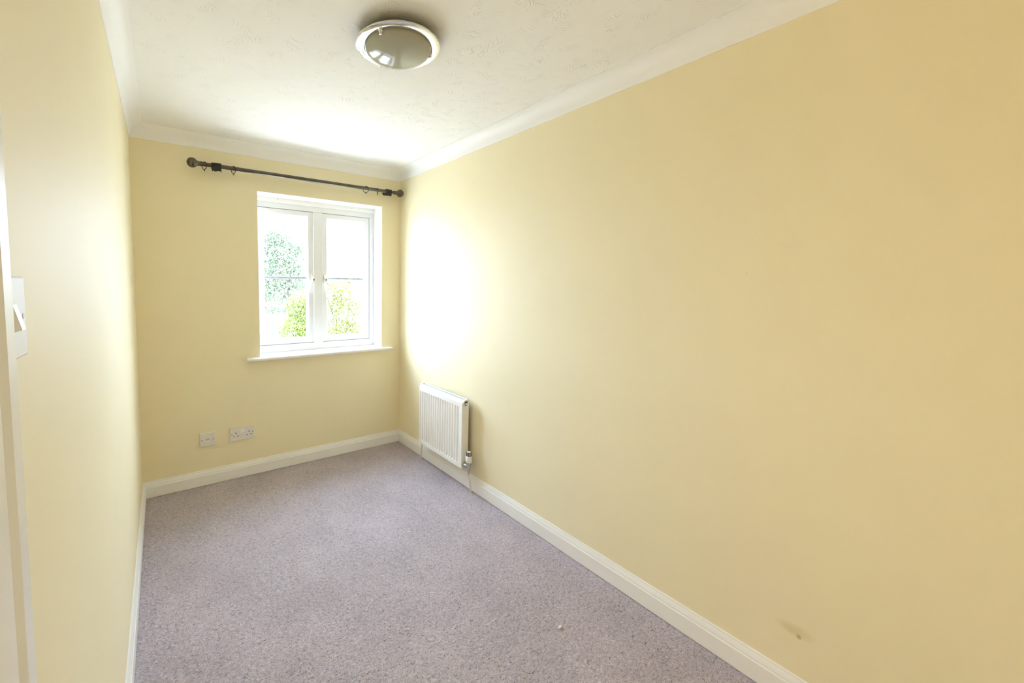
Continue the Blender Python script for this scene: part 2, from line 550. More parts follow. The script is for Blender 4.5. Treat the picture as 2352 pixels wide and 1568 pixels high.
CW, CB = 0.0675, 2.1672
cove = [(0.0, CB), (0.004, CB), (0.0055, CB + 0.004), (0.0065, CB + 0.010)]
for i in range(0, 9):
    t = i / 8 * PI / 2
    # concave quarter ellipse bulging into the corner
    cx, cz = CW - 0.004, CB + 0.010
    cove.append((cx - (cx - 0.0065) * math.cos(t), cz + (H - 0.004 - cz) * math.sin(t)))
cove += [(CW, H - 0.003), (CW, H), (0.0, H)]
for k, wl in enumerate(('back', 'right', 'front', 'left')):
    moulding('trim_%d' % (k + 1), cove, wl, M['cove'], smooth=20)

# ------------------------------------------------------------------ window
def frame_rect(bm, x0, x1, z0, z1, wl, wr, wb, wt, y0, y1, bev):
    # one continuous ring, mitred at the corners
    out = [(x0, z0), (x1, z0), (x1, z1), (x0, z1)]
    inn = [(x0 + wl, z0 + wb), (x1 - wr, z0 + wb), (x1 - wr, z1 - wt), (x0 + wl, z1 - wt)]
    L = [[bm.verts.new((x, y, z)) for x, z in loop] for y in (y0, y1) for loop in (out, inn)]
    of, nf, ob, nb = L
    long_edges = []
    for i in range(4):
        j = (i + 1) % 4
        fs = [bm.faces.new(q) for q in ((of[i], of[j], nf[j], nf[i]), (ob[i], nb[i], nb[j], ob[j]), (of[i], ob[i], ob[j], of[j]), (nf[i], nf[j], nb[j], nb[i]))]
        long_edges += [e for e in fs[0].edges if {e.verts[0], e.verts[1]} in ({of[i], of[j]}, {nf[i], nf[j]})]
    if bev > 0:
        bmesh.ops.bevel(bm, geom=list(set(long_edges)), offset=bev, segments=2, profile=0.5, affect='EDGES')

bm = bmesh.new()
frame_rect(bm, OX0, OX1, OZ0, 1.914, 0.0245, 0.0405, 0.0535, 0.0385, RD - 0.005, 0.225, 0.003)
frame_rect(bm, OX0 + 0.02, OX1 - 0.036, OZ0 + 0.05, 1.880, 0.014, 0.014, 0.012, 0.012, 0.216, 0.224, 0)
win = finish('window_1', bm, M['upvc'], kind='structure')
bm = bmesh.new(); box(bm, (1.118, RD - 0.014, 0.873), (1.190, 0.222, 1.8745), 0.004)
finish('mullion', bm, M['upvc'], win)
bm = bmesh.new(); box(bm, (OX0 + 0.001, RD - 0.010, 1.9135), (OX1 - 0.001, 0.22, OZ1 - 0.001), 0.002)
batten = finish('head_batten', bm, M['reveal'], win)
bm = bmesh.new()
for sx, sz in ((0.860, 1.939), (1.434, 1.936)):
    lathe(bm, [(0.0, 0.0), (0.0028, 0.0), (0.0028, 0.0006), (0.0, 0.0006)], 10, 'y', (sx, RD - 0.0106, sz))
finish('screw_hole', bm, M['screw'], batten)

def handle(bm, bm_lock, x, side):
    """espagnolette handle: back plate, boss and a cranked lever hanging down"""
    y = RD - 0.006
    box(bm, (x - 0.009, y - 0.010, 1.338), (x + 0.009, y, 1.405), 0.004)
    lathe(bm, [(0.0, -0.032), (0.010, -0.032), (0.012, -0.026), (0.012, -0.008)], 14, 'y', (x, y, 1.366))
    pts = [(x, y - 0.022, 1.360), (x + side * 0.002, y - 0.028, 1.345), (x + side * 0.016, y - 0.033, 1.322), (x + side * 0.020, y - 0.034, 1.305), (x + side * 0.021, y - 0.035, 1.262)]
    tube(bm, pts, [0.0085, 0.0075, 0.0058, 0.0054, 0.0042], 10)
    box(bm_lock, (x - 0.0045, y - 0.0375, 1.3545), (x + 0.0055, y - 0.0300, 1.3650), 0.001)

def sash(x0, x1, hx, side):
    z0, z1 = 0.876, 1.873
    bm = bmesh.new()
    frame_rect(bm, x0, x1, z0, z1, 0.042, 0.042, 0.036, 0.036, RD, 0.215, 0.003)
    # glazing bead, stepped back from the face
    frame_rect(bm, x0 + 0.0415, x1 - 0.0415, z0 + 0.0355, z1 - 0.0355, 0.006, 0.006, 0.006, 0.006, RD + 0.010, 0.20, 0.002)
    s = finish('sash', bm, M['upvc'], win)
    bm = bmesh.new(); frame_rect(bm, x0 - 0.0024, x1 + 0.0024, z0 - 0.0024, z1 + 0.0024, 0.006, 0.006, 0.006, 0.006, RD + 0.010, RD + 0.016, 0)
    finish('frame_seal', bm, M['seal'], s)
    gx0, gx1, gz0, gz1 = x0 + 0.044, x1 - 0.044, z0 + 0.038, z1 - 0.038
    bm = bmesh.new(); box(bm, (gx0, 0.186, gz0), (gx1, 0.190, gz1))
    finish('glass_pane', bm, M['glass'], s)
    bm = bmesh.new(); box(bm, (gx0 + 0.002, 0.176, 1.364), (gx1 - 0.002, 0.1855, 1.382), 0.003)
    finish('glazing_bar', bm, M['bar'], s)
    bm = bmesh.new(); frame_rect(bm, gx0, gx1, gz0, gz1, 0.0045, 0.0045, 0.0045, 0.0045, 0.180, 0.1858, 0)
    finish('gasket', bm, M['gasket'], s)
    bm = bmesh.new(); bl = bmesh.new()
    handle(bm, bl, hx, side)
    finish('window_handle', bm, M['handle'], s, smooth=40)
    finish('key_lock', bl, M['lock'], s, smooth=40)
sash(0.717, 1.1225, 1.111, -1)
sash(1.1855, 1.589, 1.209, 1)

bm = bmesh.new()                                          # white lining of the jambs and soffit
box(bm, (OX0 - 0.0005, -0.0012, OZ0), (OX0 + 0.003, RD, OZ1)); box(bm, (OX1 - 0.003, -0.0012, OZ0), (OX1 + 0.0005, RD, OZ1))
box(bm, (OX0 + 0.003, -0.0012, OZ1 - 0.003), (OX1 - 0.003, RD, OZ1 + 0.0005))
finish('reveal_lining', bm, M['reveal'], win)
bm = bmesh.new()                                          # window board with a rounded nose and horns
nose = []
for i in range(7):
    a = -PI / 2 - i / 6 * PI
    nose.append((-0.031 + 0.0125 * math.cos(a), 0.8075 + 0.0125 * math.sin(a)))
prism(bm, [(0.606, y, z) for y, z in [(0.0, 0.795)] + nose + [(0.0, 0.82)]], [(1.713, y, z) for y, z in [(0.0, 0.795)] + nose + [(0.0, 0.82)]])
box(bm, (OX0, -0.0005, 0.795), (OX1, 0.156, 0.82))
finish('window_sill', bm, M['gloss'], win, smooth=30)

# ------------------------------------------------------------------ door in the left wall (only its casing shows, at the frame's edge)
bm = bmesh.new()
box(bm, (-0.80, DY0 - 0.012, 0.006), (-0.085, DY0 + 0.028, DZ - 0.03), 0.002)          # unseen leaf, set open so the added fill light gets in
door = finish('door_1', bm, M['gloss'], kind='structure')
bm = bmesh.new()
cw = [(0.0, -0.0), (0.0, 0.018), (0.026, 0.0185), (0.030, 0.012), (0.036, 0.0115), (0.042, 0.016), (0.060, 0.014), (0.074, 0.010), (0.074, 0.0)]   # (in from outer edge, proud of wall)
zt = DZ + 0.055
prism(bm, [(d, -2.461 - s, 0.0) for s, d in cw], [(d, -2.461 - s, zt - s) for s, d in cw])
prism(bm, [(d, DY0 - 0.074 + s, 0.0) for s, d in cw], [(d, DY0 - 0.074 + s, zt - s) for s, d in cw])
prism(bm, [(d, -2.461 - s, zt - s) for s, d in cw], [(d, DY0 - 0.074 + s, zt - s) for s, d in cw])
finish('door_casing', bm, M['gloss'], door, smooth=20)
bm = bmesh.new()
box(bm, (-0.12, DY0, 0), (0.0, DY0 + 0.028, DZ)); box(bm, (-0.12, DY1 - 0.028, 0), (0.0, DY1, DZ)); box(bm, (-0.12, DY0 + 0.028, DZ - 0.028), (0.0, DY1 - 0.028, DZ))
finish('door_lining', bm, M['gloss'], door)
for z0, z1 in ((0.18, 0.86), (1.02, 1.86)):
    for x0, x1 in ((-0.71, -0.48), (-0.40, -0.17)):
        bm = bmesh.new(); box(bm, (x0, DY0 + 0.027, z0), (x1, DY0 + 0.033, z1), 0.002)
        finish('door_panel', bm, M['gloss'], door)
bm = bmesh.new()
lathe(bm, [(0.0, 0.0), (0.025, 0.0), (0.025, 0.006), (0.008, 0.008), (0.008, 0.045), (0.0, 0.045)], 16, 'y', (-0.74, DY0 + 0.028, 1.0))
tube(bm, [(-0.74, DY0 + 0.068, 1.0), (-0.70, DY0 + 0.072, 1.0), (-0.62, DY0 + 0.072, 1.0)], [0.008, 0.008, 0.006], 10)
finish('door_handle', bm, M['chrome'], door, smooth=40)
# unseen landing, added beyond the door to hold the fill light
bm = bmesh.new()
box(bm, (-1.32, -3.62, -0.1), (-1.20, -2.20, H)); box(bm, (-1.20, -3.62, -0.1), (-0.12, -3.54, H)); box(bm, (-1.20, -2.28, -0.1), (-0.12, -2.20, H))
finish('wall_added_landing', bm, M['wall'], kind='structure')
bm = bmesh.new(); box(bm, (-1.20, -3.54, -0.1), (0.0, -2.28, 0.0)); finish('floor_added_landing', bm, M['carpet'], kind='structure')
bm = bmesh.new(); box(bm, (-1.32, -3.62, H), (-0.12, -2.20, H + 0.15)); finish('ceiling_added_landing', bm, M['cove'], kind='structure')

# ------------------------------------------------------------------ radiator on the right wall
RX0, RX1 = 1.719, 1.771                 # front face, back
RY0, RY1 = -0.966, -0.446               # near end, far end
RZ0, RZ1 = 0.147, 0.592
rad = tag(empty('radiator', (1.75, -0.706, 0.147)), 'white ribbed panel radiator on the right wall under the window corner', 'radiator')
bm = bmesh.new()
NCH = 17
pitch = (0.937 - 0.459) / NCH
ysamp = [RY0 + 0.004]
prof = [0.0]
y = -0.459 - 0.002
cols = [(RY1 - 0.004, 0.0)]
for k in range(NCH):
    s = -0.459 - k * pitch
    cols += [(s - 0.001, 0.0), (s - 0.0065, 1.0), (s - 0.0155, 1.0), (s - 0.0210, 0.0)]
cols += [(RY0 + 0.004, 0.0)]
rows = [(RZ0 + 0.004, 0.0), (0.175, 0.0), (0.186, 1.0), (0.543, 1.0), (0.552, 0.0), (0.578, 0.0)]
gv = []
for z, mz in rows:
    gv.append([bm.verts.new((RX0 + 0.0085 * p * mz, yy, z)) for yy, p in cols])
for a, b in zip(gv, gv[1:]):
    for i in range(len(cols) - 1):
        bm.faces.new((a[i], a[i + 1], b[i + 1], b[i]))
# folded edges of the pressing, back to a flat rear sheet
def rim(vals, dx, dy, dz):
    return [bm.verts.new((v.co.x + dx, v.co.y + dy, v.co.z + dz)) for v in vals]
bot = rim(gv[0], 0.004, 0, -0.004); top = rim(gv[-1], 0.003, 0, 0.006)
top2 = rim(top, 0.010, 0, 0.004)
bot2 = rim(bot, 0.012, 0, 0)
for A, B in ((bot, gv[0]), (gv[-1], top), (top, top2), (bot2, bot)):
    for i in range(len(cols) - 1):
        bm.faces.new((A[i], A[i + 1], B[i + 1], B[i]))
for side in (0, -1):
    chain = [bot2[side], bot[side]] + [r[side] for r in gv] + [top[side], top2[side]]
    outer = [bm.verts.new((v.co.x + (0.004 if 0 < i < len(chain) - 1 else 0.0), v.co.y + (0.004 if side == 0 else -0.004), v.co.z)) for i, v in enumerate(chain)]
    back = [bm.verts.new((RX0 + 0.016, v.co.y, v.co.z)) for v in outer]
    for A, B in ((chain, outer), (outer, back)):
        for i in range(len(chain) - 1):
            bm.faces.new((A[i], A[i + 1], B[i + 1], B[i]))
finish('front_panel', bm, M['rad'], rad)
bm = bmesh.new(); box(bm, (RX0 + 0.016, RY0 + 0.012, RZ0 + 0.01), (RX0 + 0.020, RY1 - 0.012, RZ1 - 0.012))
finish('back_sheet', bm, M['rad'], rad)
bm = bmesh.new()                                          # convector fins behind the panel
for k in range(24):
    yy = RY1 - 0.02 - k * (RY1 - RY0 - 0.04) / 23
    box(bm, (RX0 + 0.021, yy - 0.0008, RZ0 + 0.03), (RX1 - 0.006, yy + 0.0008, RZ1 - 0.03))
finish('convector_fins', bm, M['grille'], rad, kind='stuff')
for yy, d in ((RY0, 1), (RY1, -1)):                       # side covers with rounded top
    bm = bmesh.new()
    y0, y1 = sorted((yy - d * 0.001, yy + d * 0.008))
    prof = [(RX0 + 0.010, RZ0 + 0.004), (RX1, RZ0 + 0.004), (RX1, RZ1 + 0.004), (RX1 - 0.006, RZ1 + 0.009), (RX0 + 0.018, RZ1 + 0.007), (RX0 + 0.010, RZ1 - 0.001)]
    prism(bm, [(x, y0, z) for x, z in prof], [(x, y1, z) for x, z in prof])
    finish('side_cover', bm, M['rad'], rad)
bm = bmesh.new()                                          # raised rim round the top grille
box(bm, (RX0 + 0.012, RY0 + 0.006, RZ1 - 0.004), (RX0 + 0.020, RY1 - 0.006, RZ1 + 0.006), 0.002)
box(bm, (RX1 - 0.006, RY0 + 0.006, RZ1 - 0.004), (RX1, RY1 - 0.006, RZ1 + 0.006), 0.002)
finish('top_rim', bm, M['rad'], rad)
bm = bmesh.new()
box(bm, (RX0 + 0.019, RY0 + 0.010, RZ1 - 0.003), (RX1 - 0.005, RY1 - 0.010, RZ1 + 0.001))
gr = finish('top_grille', bm, M['grille'], rad)
bm = bmesh.new()
for k in range(40):
    yy = RY1 - 0.018 - k * (RY1 - RY0 - 0.036) / 39
    box(bm, (RX0 + 0.022, yy - 0.0045, RZ1 + 0.0005), (RX1 - 0.008, yy + 0.0045, RZ1 + 0.0016))
finish('grille_slats', bm, M['grille'], gr, kind='stuff')
bm = bmesh.new()                                          # bleed point: dark cut-out, white plug, key hole
px, pz = 1.7475, 0.572
hole = [(px - 0.0115, pz + 0.017)]
for i in range(13):
    a = PI + i / 12 * PI
    hole.append((px + 0.0115 * math.cos(a), pz + 0.0115 * math.sin(a)))
hole.append((px + 0.0115, pz + 0.017))
prism(bm, [(x, RY0 - 0.0016, z) for x, z in hole], [(x, RY0 - 0.0009, z) for x, z in hole])
vent = finish('air_vent', bm, M['dark'], rad)
bm = bmesh.new(); lathe(bm, [(0.0, -0.0065), (0.006, -0.0065), (0.0075, -0.005), (0.0075, -0.001)], 20, 'y', (px, RY0, pz + 0.0005))
finish('vent_plug', bm, M['rad'], vent, smooth=40)
bm = bmesh.new(); lathe(bm, [(0.0, -0.0072), (0.0020, -0.0072), (0.0020, -0.006)], 10, 'y', (px + 0.001, RY0, pz + 0.0005))
finish('key_hole', bm, M['dark'], vent)

VX, VY = 1.742, -1.013
bm = bmesh.new()                                          # valve body and union
lathe(bm, [(0.0, 0.148), (0.009, 0.148), (0.011, 0.150), (0.011, 0.160), (0.013, 0.162), (0.013, 0.186), (0.016, 0.190), (0.016, 0.203), (0.0, 0.203)], 20, 'z', (VX, VY, 0))
lathe(bm, [(0.0, -0.004), (0.010, -0.004), (0.010, 0.016), (0.0155, 0.018), (0.0155, 0.030), (0.013, 0.032), (0.018, 0.036), (0.018, 0.046)], 20, 'y', (VX, VY, 0.174))
lathe(bm, [(0.0, 0.128), (0.0065, 0.128), (0.0065, 0.148)], 12, 'z', (VX, VY, 0))
valve = finish('valve_body', bm, M['valve_metal'], rad, smooth=35)
bm = bmesh.new()
lathe(bm, [(0.0, 0.204), (0.016, 0.204), (0.0195, 0.209), (0.0210, 0.215), (0.0210, 0.242), (0.0190, 0.246), (0.0150, 0.248), (0.0145, 0.272), (0.012, 0.276), (0.0, 0.277)], 24, 'z', (VX, VY, 0))
trv = finish('thermostatic_head', bm, M['rad'], rad, smooth=35)
bm = bmesh.new()
for k in range(9):
    a = 2 * PI * k / 9 + 0.25
    r0, r1 = 0.0150, 0.0163
    c, s = math.cos(a), math.sin(a)
    w = 0.0031
    pts = [(VX + r * c + t * s, VY + r * s - t * c) for r, t in ((r0 - 0.003, -w), (r1, -w), (r1, w), (r0 - 0.003, w))]
    prism(bm, [(x, y, 0.247) for x, y in pts], [(x * 0.94 + VX * 0.06, y * 0.94 + VY * 0.06, 0.274) for x, y in pts])
finish('grip_slots', bm, M['black'], trv)
bm = bmesh.new(); tube(bm, [(VX, VY, 0.136), (VX + 0.003, VY, 0.118), (1.752, -1.013, 0.09), (1.762, -1.011, 0.03), (1.765, -1.0105, -0.004)], 0.0052, 12)
finish('pipe', bm, M['pipe'], rad, smooth=40)
bm = bmesh.new()
lathe(bm, [(0.0, 0.126), (0.009, 0.126), (0.0105, 0.132), (0.0105, 0.158), (0.008, 0.164), (0.0, 0.165)], 16, 'z', (1.7555, -0.436, 0))
lathe(bm, [(0.0, -0.020), (0.009, -0.020), (0.009, 0.0)], 16, 'y', (1.7555, -0.436, 0.148))
finish('lockshield_valve', bm, M['valve_metal'], rad, smooth=35)
bm = bmesh.new(); tube(bm, [(1.7555, -0.436, 0.130), (1.757, -0.432, 0.10), (1.768, -0.408, 0.03), (1.770, -0.404, -0.004)], 0.0052, 12)
finish('pipe', bm, M['pipe'], rad, smooth=40)
bm = bmesh.new()                                          # brackets to the wall
bm.free()
for yy in (-0.56, -0.86):
    bm = bmesh.new()
    prism(bm, [(x, yy - 0.015, z) for x, z in ((RX0 + 0.018, RZ0 + 0.05), (W, RZ0 + 0.05), (W, RZ1 - 0.10), (W - 0.008, RZ1 - 0.10), (W - 0.008, RZ0 + 0.07), (RX0 + 0.018, RZ0 + 0.07))],
          [(x, yy + 0.015, z) for x, z in ((RX0 + 0.018, RZ0 + 0.05), (W, RZ0 + 0.05), (W, RZ1 - 0.10), (W - 0.008, RZ1 - 0.10), (W - 0.008, RZ0 + 0.07), (RX0 + 0.018, RZ0 + 0.07))])
    finish('wall_bracket', bm, M['grille'], rad)

# ------------------------------------------------------------------ curtain pole
PY, PZ, PR = -0.072, 2.0565, 0.0122
cp = tag(empty('curtain_pole', (1.03, PY, PZ)), 'pewter metal curtain pole with ball finials above the window', 'curtain pole')
bm = bmesh.new(); lathe(bm, [(0.0, 0.362), (PR, 0.362), (PR, 1.700), (0.0, 1.700)], 24, 'x', (0, PY, PZ))
finish('pole', bm, M['pole'], cp, smooth=40)
def finial(x, d):
    prof = [(0.0, 0.0), (0.0150, 0.0), (0.0155, 0.004), (0.0150, 0.008), (0.0128, 0.010), (0.0140, 0.016), (0.0150, 0.018), (0.0150, 0.021), (0.0150, 0.024), (0.0175, 0.030), (0.0220, 0.036)]
    c, r = 0.054, 0.0300
    for i in range(1, 13):
        a = math.radians(140) * (1 - i / 12)
        prof.append((r * math.sin(a) if i < 12 else 0.0, c + r * math.cos(a)))
    bm = bmesh.new()
    lathe(bm, [(q, d * h) for q, h in prof], 28, 'x', (x, PY, PZ))
    return finish('finial', bm, M['finial'], cp, smooth=35)
finial(0.366, -1)
finial(1.701, 1)
def pole_bracket(x0, x1, ragged):
    bm = bmesh.new()
    xm = (x0 + x1) / 2
    lathe(bm, [(0.0, -0.001), (0.016, -0.001), (0.016, -0.005), (0.009, -0.010), (0.0075, -0.055), (0.0, -0.055)], 20, 'y', (xm, 0, PZ - 0.002))
    br = finish('bracket', bm, M['ring'], cp, smooth=35)
    bm = bmesh.new()                                      # black tape wound round pole and cup, loose end hanging
    rnd = random.Random(int(x0 * 1000))
    n, seg = 7, 20
    rings = []
    for i in range(n):
        x = x0 + (x1 - x0) * i / (n - 1)
        ring = []
        for k in range(seg):
            a = 2 * PI * k / seg
            r = 0.0198 + rnd.uniform(-0.0012, 0.0012)
            dz = -0.004
            if math.sin(a) < -0.2:
                r += 0.007 * abs(math.sin(a))
            if math.sin(a) < -0.9:
                r += rnd.uniform(0, ragged)
            ring.append(bm.verts.new((x + (rnd.uniform(-.002, .002) if 0 < i < n - 1 else rnd.uniform(-.003, .003)), PY + r * math.cos(a) * 0.95, PZ + 0.0025 + dz + r * math.sin(a))))
        rings.append(ring)
    for A, B in zip(rings, rings[1:]):
        for k in range(seg):
            j = (k + 1) % seg
            bm.faces.new((A[k], A[j], B[j], B[k]))
    bm.faces.new(rings[0]); bm.faces.new(list(reversed(rings[-1])))
    for xx in (x0 + 0.002, x1 - 0.002):
        prism(bm, [(xx - 0.003, PY - 0.006, PZ - 0.024), (xx + 0.003, PY - 0.006, PZ - 0.024), (xx + 0.003, PY + 0.004, PZ - 0.024), (xx - 0.003, PY + 0.004, PZ - 0.024)],
              [(xx + 0.001, PY - 0.003, PZ - 0.036), (xx + 0.003, PY - 0.003, PZ - 0.034), (xx + 0.003, PY, PZ - 0.034), (xx + 0.001, PY, PZ - 0.036)])
    finish('tape_wrap', bm, M['tape'], br, smooth=50)
pole_bracket(0.418, 0.470, 0.003)
pole_bracket(1.627, 1.672, 0.006)

def make_ring(label):
    o = tag(empty('curtain_ring', (0, 0, 0)), label, 'curtain ring', 'curtain rings on the pole')
    bm = bmesh.new()
    tube(bm, [(0, 0.0230 * math.cos(2*PI*k/28), 0.0230 * math.sin(2*PI*k/28)) for k in range(28)], 0.0021, 8, closed=True)
    finish('hoop', bm, M['ring'], o, smooth=60)
    bm = bmesh.new()
    tube(bm, [(0, 0.0042 * math.cos(2*PI*k/12), -0.0290 + 0.0042 * math.sin(2*PI*k/12)) for k in range(12)], 0.0014, 6, closed=True)
    finish('eyelet', bm, M['ring'], o, smooth=60)
    return o
ring_specs = [
    (0.377, 28, 'dark curtain ring between the left ball finial and the taped bracket'),
    (0.541, 24, 'dark curtain ring just right of the left taped bracket'),
    (1.459, 42, 'dark curtain ring seen open, above the right window pane'),
    (1.556, -19, 'dark curtain ring seen edge-on beside the right taped bracket')]
proto = make_ring(ring_specs[0][2])
for i, (x, deg, lab) in enumerate(ring_specs):
    if i == 0:
        r = proto
    else:
        r = proto.copy(); COL.objects.link(r)
        for ch in list(proto.children):
            c = ch.copy(); COL.objects.link(c); c.parent = r
        r['label'] = lab
    r.location = (x, PY, PZ - 0.0085)
    r.rotation_euler = (0, 0, math.radians(deg))

# ------------------------------------------------------------------ sockets on the window wall
ds = tag(empty('double_socket', (0.566, 0, 0.305)), 'white double power socket with two rocker switches, low under the window', 'power socket')
bm = bmesh.new(); box(bm, (0.4895, -0.0105, 0.2605), (0.6430, 0.0, 0.3500), 0.0022)
finish('face_plate', bm, M['plate'], ds)
bm = bmesh.new()
def dark_slot(x, z, w, h):
    bm = bmesh.new(); box(bm, (x - w / 2, -0.0109, z - h / 2), (x + w / 2, -0.0095, z + h / 2))
    return finish('pin_slot', bm, M['dark'], ds)
bm.free()
for ex in (0.5265, 0.6090):
    dark_slot(ex, 0.3130, 0.0052, 0.0090)
    dark_slot(ex - 0.0128, 0.2905, 0.0080, 0.0044)
    dark_slot(ex + 0.0120, 0.2915, 0.0080, 0.0044)
for sx in (0.5015, 0.6320):
    bm = bmesh.new(); lathe(bm, [(0.0, -0.0112), (0.0035, -0.0112), (0.0038, -0.0095)], 12, 'y', (sx, 0, 0.3055))
    finish('screw', bm, M['screw'], ds)
for sx in (0.5600, 0.5735):
    bm = bmesh.new()
    prism(bm, [(sx - 0.0058, -0.0095, 0.3345), (sx - 0.0058, -0.0118, 0.3345), (sx - 0.0058, -0.0150, 0.3120), (sx - 0.0058, -0.0095, 0.3115)],
          [(sx + 0.0058, -0.0095, 0.3345), (sx + 0.0058, -0.0118, 0.3345), (sx + 0.0058, -0.0150, 0.3120), (sx + 0.0058, -0.0095, 0.3115)])
    finish('rocker_switch', bm, M['rocker'], ds)
ps = tag(empty('phone_socket', (0.3555, 0, 0.304)), 'small square white telephone socket left of the double power socket', 'phone socket')
bm = bmesh.new(); box(bm, (0.3115, -0.0105, 0.2600), (0.3985, 0.0, 0.3480), 0.0022)
finish('face_plate', bm, M['plate'], ps)
for sx in (0.3215, 0.3885):
    bm = bmesh.new(); lathe(bm, [(0.0, -0.0112), (0.0032, -0.0112), (0.0036, -0.0095)], 12, 'y', (sx, 0, 0.3020))
    finish('screw', bm, M['screw'], ps)
bm = bmesh.new(); box(bm, (0.3460, -0.0110, 0.2990), (0.3660, -0.0095, 0.3090))
finish('jack_opening', bm, M['shutter'], ps)
bm = bmesh.new(); box(bm, (0.3450, -0.0125, 0.2860), (0.3665, -0.0095, 0.2950), 0.001)
finish('jack_shutter', bm, M['rocker'], ps)

# ------------------------------------------------------------------ light switch by the door
ls = tag(empty('light_switch', (0, -2.415, 1.30)), 'white single light switch on the left wall beside the door casing', 'light switch')
bm = bmesh.new(); box(bm, (0.0, -2.4580, 1.2590), (0.0080, -2.3715, 1.3425), 0.0022)
finish('face_plate', bm, M['plate'], ls)
bm = bmesh.new()
y0, y1 = -2.4215, -2.4085
prism(bm, [(0.0075, y0, 1.3145), (0.0090, y0, 1.3145), (0.0150, y0, 1.2895), (0.0075, y0, 1.2870)], [(0.0075, y1, 1.3145), (0.0090, y1, 1.3145), (0.0150, y1, 1.2895), (0.0075, y1, 1.2870)])
finish('rocker_switch', bm, M['rocker'], ls)
for sy in (-2.4465, -2.3825):
    bm = bmesh.new(); lathe(bm, [(0.0, 0.0070), (0.0034, 0.0070), (0.0032, 0.0083), (0.0, 0.0083)], 12, 'x', (0, sy, 1.3010))
    finish('screw', bm, M['screw'], ls)

# ------------------------------------------------------------------ ceiling light
LX, LY = 0.896, -1.585
lamp = tag(empty('ceiling_light', (LX, LY, H)), 'round flush ceiling light with chrome rim and frosted glass bowl, switched off', 'ceiling light')
bm = bmesh.new()
lathe(bm, [(0.0, H), (0.112, H), (0.114, H - 0.010), (0.124, H - 0.020), (0.148, H - 0.026), (0.1540, H - 0.029), (0.1555, H - 0.032), (0.1550, H - 0.036), (0.1500, H - 0.0385), (0.138, H - 0.0395), (0.1260, H - 0.0385), (0.124, H - 0.034), (0.0, H - 0.033)], 72, 'z', (LX, LY, 0))
finish('chrome_rim', bm, M['chrome'], lamp, smooth=50)
bm = bmesh.new()
gp = []
for i in range(15):
    t = i / 14 * PI / 2
    gp.append((0.1235 * math.cos(t) if i < 14 else 0.0, H - 0.036 - 0.047 * math.sin(t) ** 1.0))
gp = [(0.1235, H - 0.0335)] + gp
lathe(bm, gp, 72, 'z', (LX, LY, 0))
finish('glass_bowl', bm, M['lampglass'], lamp, smooth=60)
for deg in (212, -17.5, 96.4):
    a = math.radians(deg)
    cx, cy = LX + 0.1235 * math.cos(a), LY + 0.1235 * math.sin(a)
    bm = bmesh.new()
    lathe(bm, [(0.0, H - 0.0535), (0.0040, H - 0.0530), (0.0060, H - 0.0505), (0.0060, H - 0.0470), (0.0045, H - 0.0450), (0.0062, H - 0.0440), (0.0085, H - 0.0425), (0.0085, H - 0.0405), (0.0060, H - 0.0380)], 18, 'z', (cx, cy, 0))
    finish('clip_knob', bm, M['chrome'], lamp, smooth=40)

# ------------------------------------------------------------------ scrap on the carpet
bm = bmesh.new()
pts = [(-0.009, -0.004), (0.001, -0.006), (0.010, -0.002), (0.008, 0.003), (-0.004, 0.005), (-0.010, 0.002)]
prism(bm, [(1.402 + x, -2.006 + y, 0.0) for x, y in pts], [(1.402 + x * .8, -2.006 + y * .8, 0.005 + 0.002 * math.sin(i * 2)) for i, (x, y) in enumerate(pts)])
tag(finish('paper_scrap', bm, M['scrap'], loc=(1.402, -2.006, 0)), 'tiny white scrap lying on the mauve carpet', 'scrap')

# ------------------------------------------------------------------ garden outside
GZ = -2.75
bm = bmesh.new(); box(bm, (-60, 0.6, GZ - 0.2), (90, 120, GZ))
g = finish('garden_ground', bm, M['paving'], kind='structure')

def foliage(name, blobs, n, size, mat, parent, seed, flat=0.0):
    """thousands of folded leaves scattered through ellipsoid clumps, one mesh"""
    rng = np.random.default_rng(seed)
    w = np.array([b[3] * b[4] * b[5] for b in blobs]) ** 0.75
    pick = rng.choice(len(blobs), n, p=w / w.sum())
    B = np.array(blobs)[pick]
    d = rng.normal(size=(n, 3)); d /= np.linalg.norm(d, axis=1)[:, None]
    r = rng.random(n) ** (1 / 2.2)
    c = B[:, :3] + d * r[:, None] * B[:, 3:6]
    u = rng.normal(size=(n, 3)); u /= np.linalg.norm(u, axis=1)[:, None]
    v = np.cross(u, rng.normal(size=(n, 3))); v /= np.linalg.norm(v, axis=1)[:, None]
    nn = np.cross(u, v)
    s = size * (0.6 + 0.8 * rng.random(n))[:, None]
    P = np.stack([c - u * s, c + v * s * .45 + nn * s * .15, c + u * s, c - v * s * .45 + nn * s * .15], 1).reshape(-1, 3)
    i0 = np.arange(n)[:, None] * 4
    T = np.concatenate([i0 + np.array([[0, 1, 2]]), i0 + np.array([[0, 2, 3]])], 1).reshape(-1, 3).astype(np.int32)
    me = bpy.data.meshes.new(name)
    me.vertices.add(len(P)); me.vertices.foreach_set('co', (P - np.array(wloc(parent))).astype(np.float32).ravel())
    me.loops.add(T.size); me.loops.foreach_set('vertex_index', T.ravel())
    me.polygons.add(len(T)); me.polygons.foreach_set('loop_start', np.arange(0, T.size, 3, dtype=np.int32))
    me.update(calc_edges=True)
    me.materials.append(mat)
    o = bpy.data.objects.new(name, me)
    COL.objects.link(o); o.parent = parent
    o['kind'] = 'stuff'
    return o

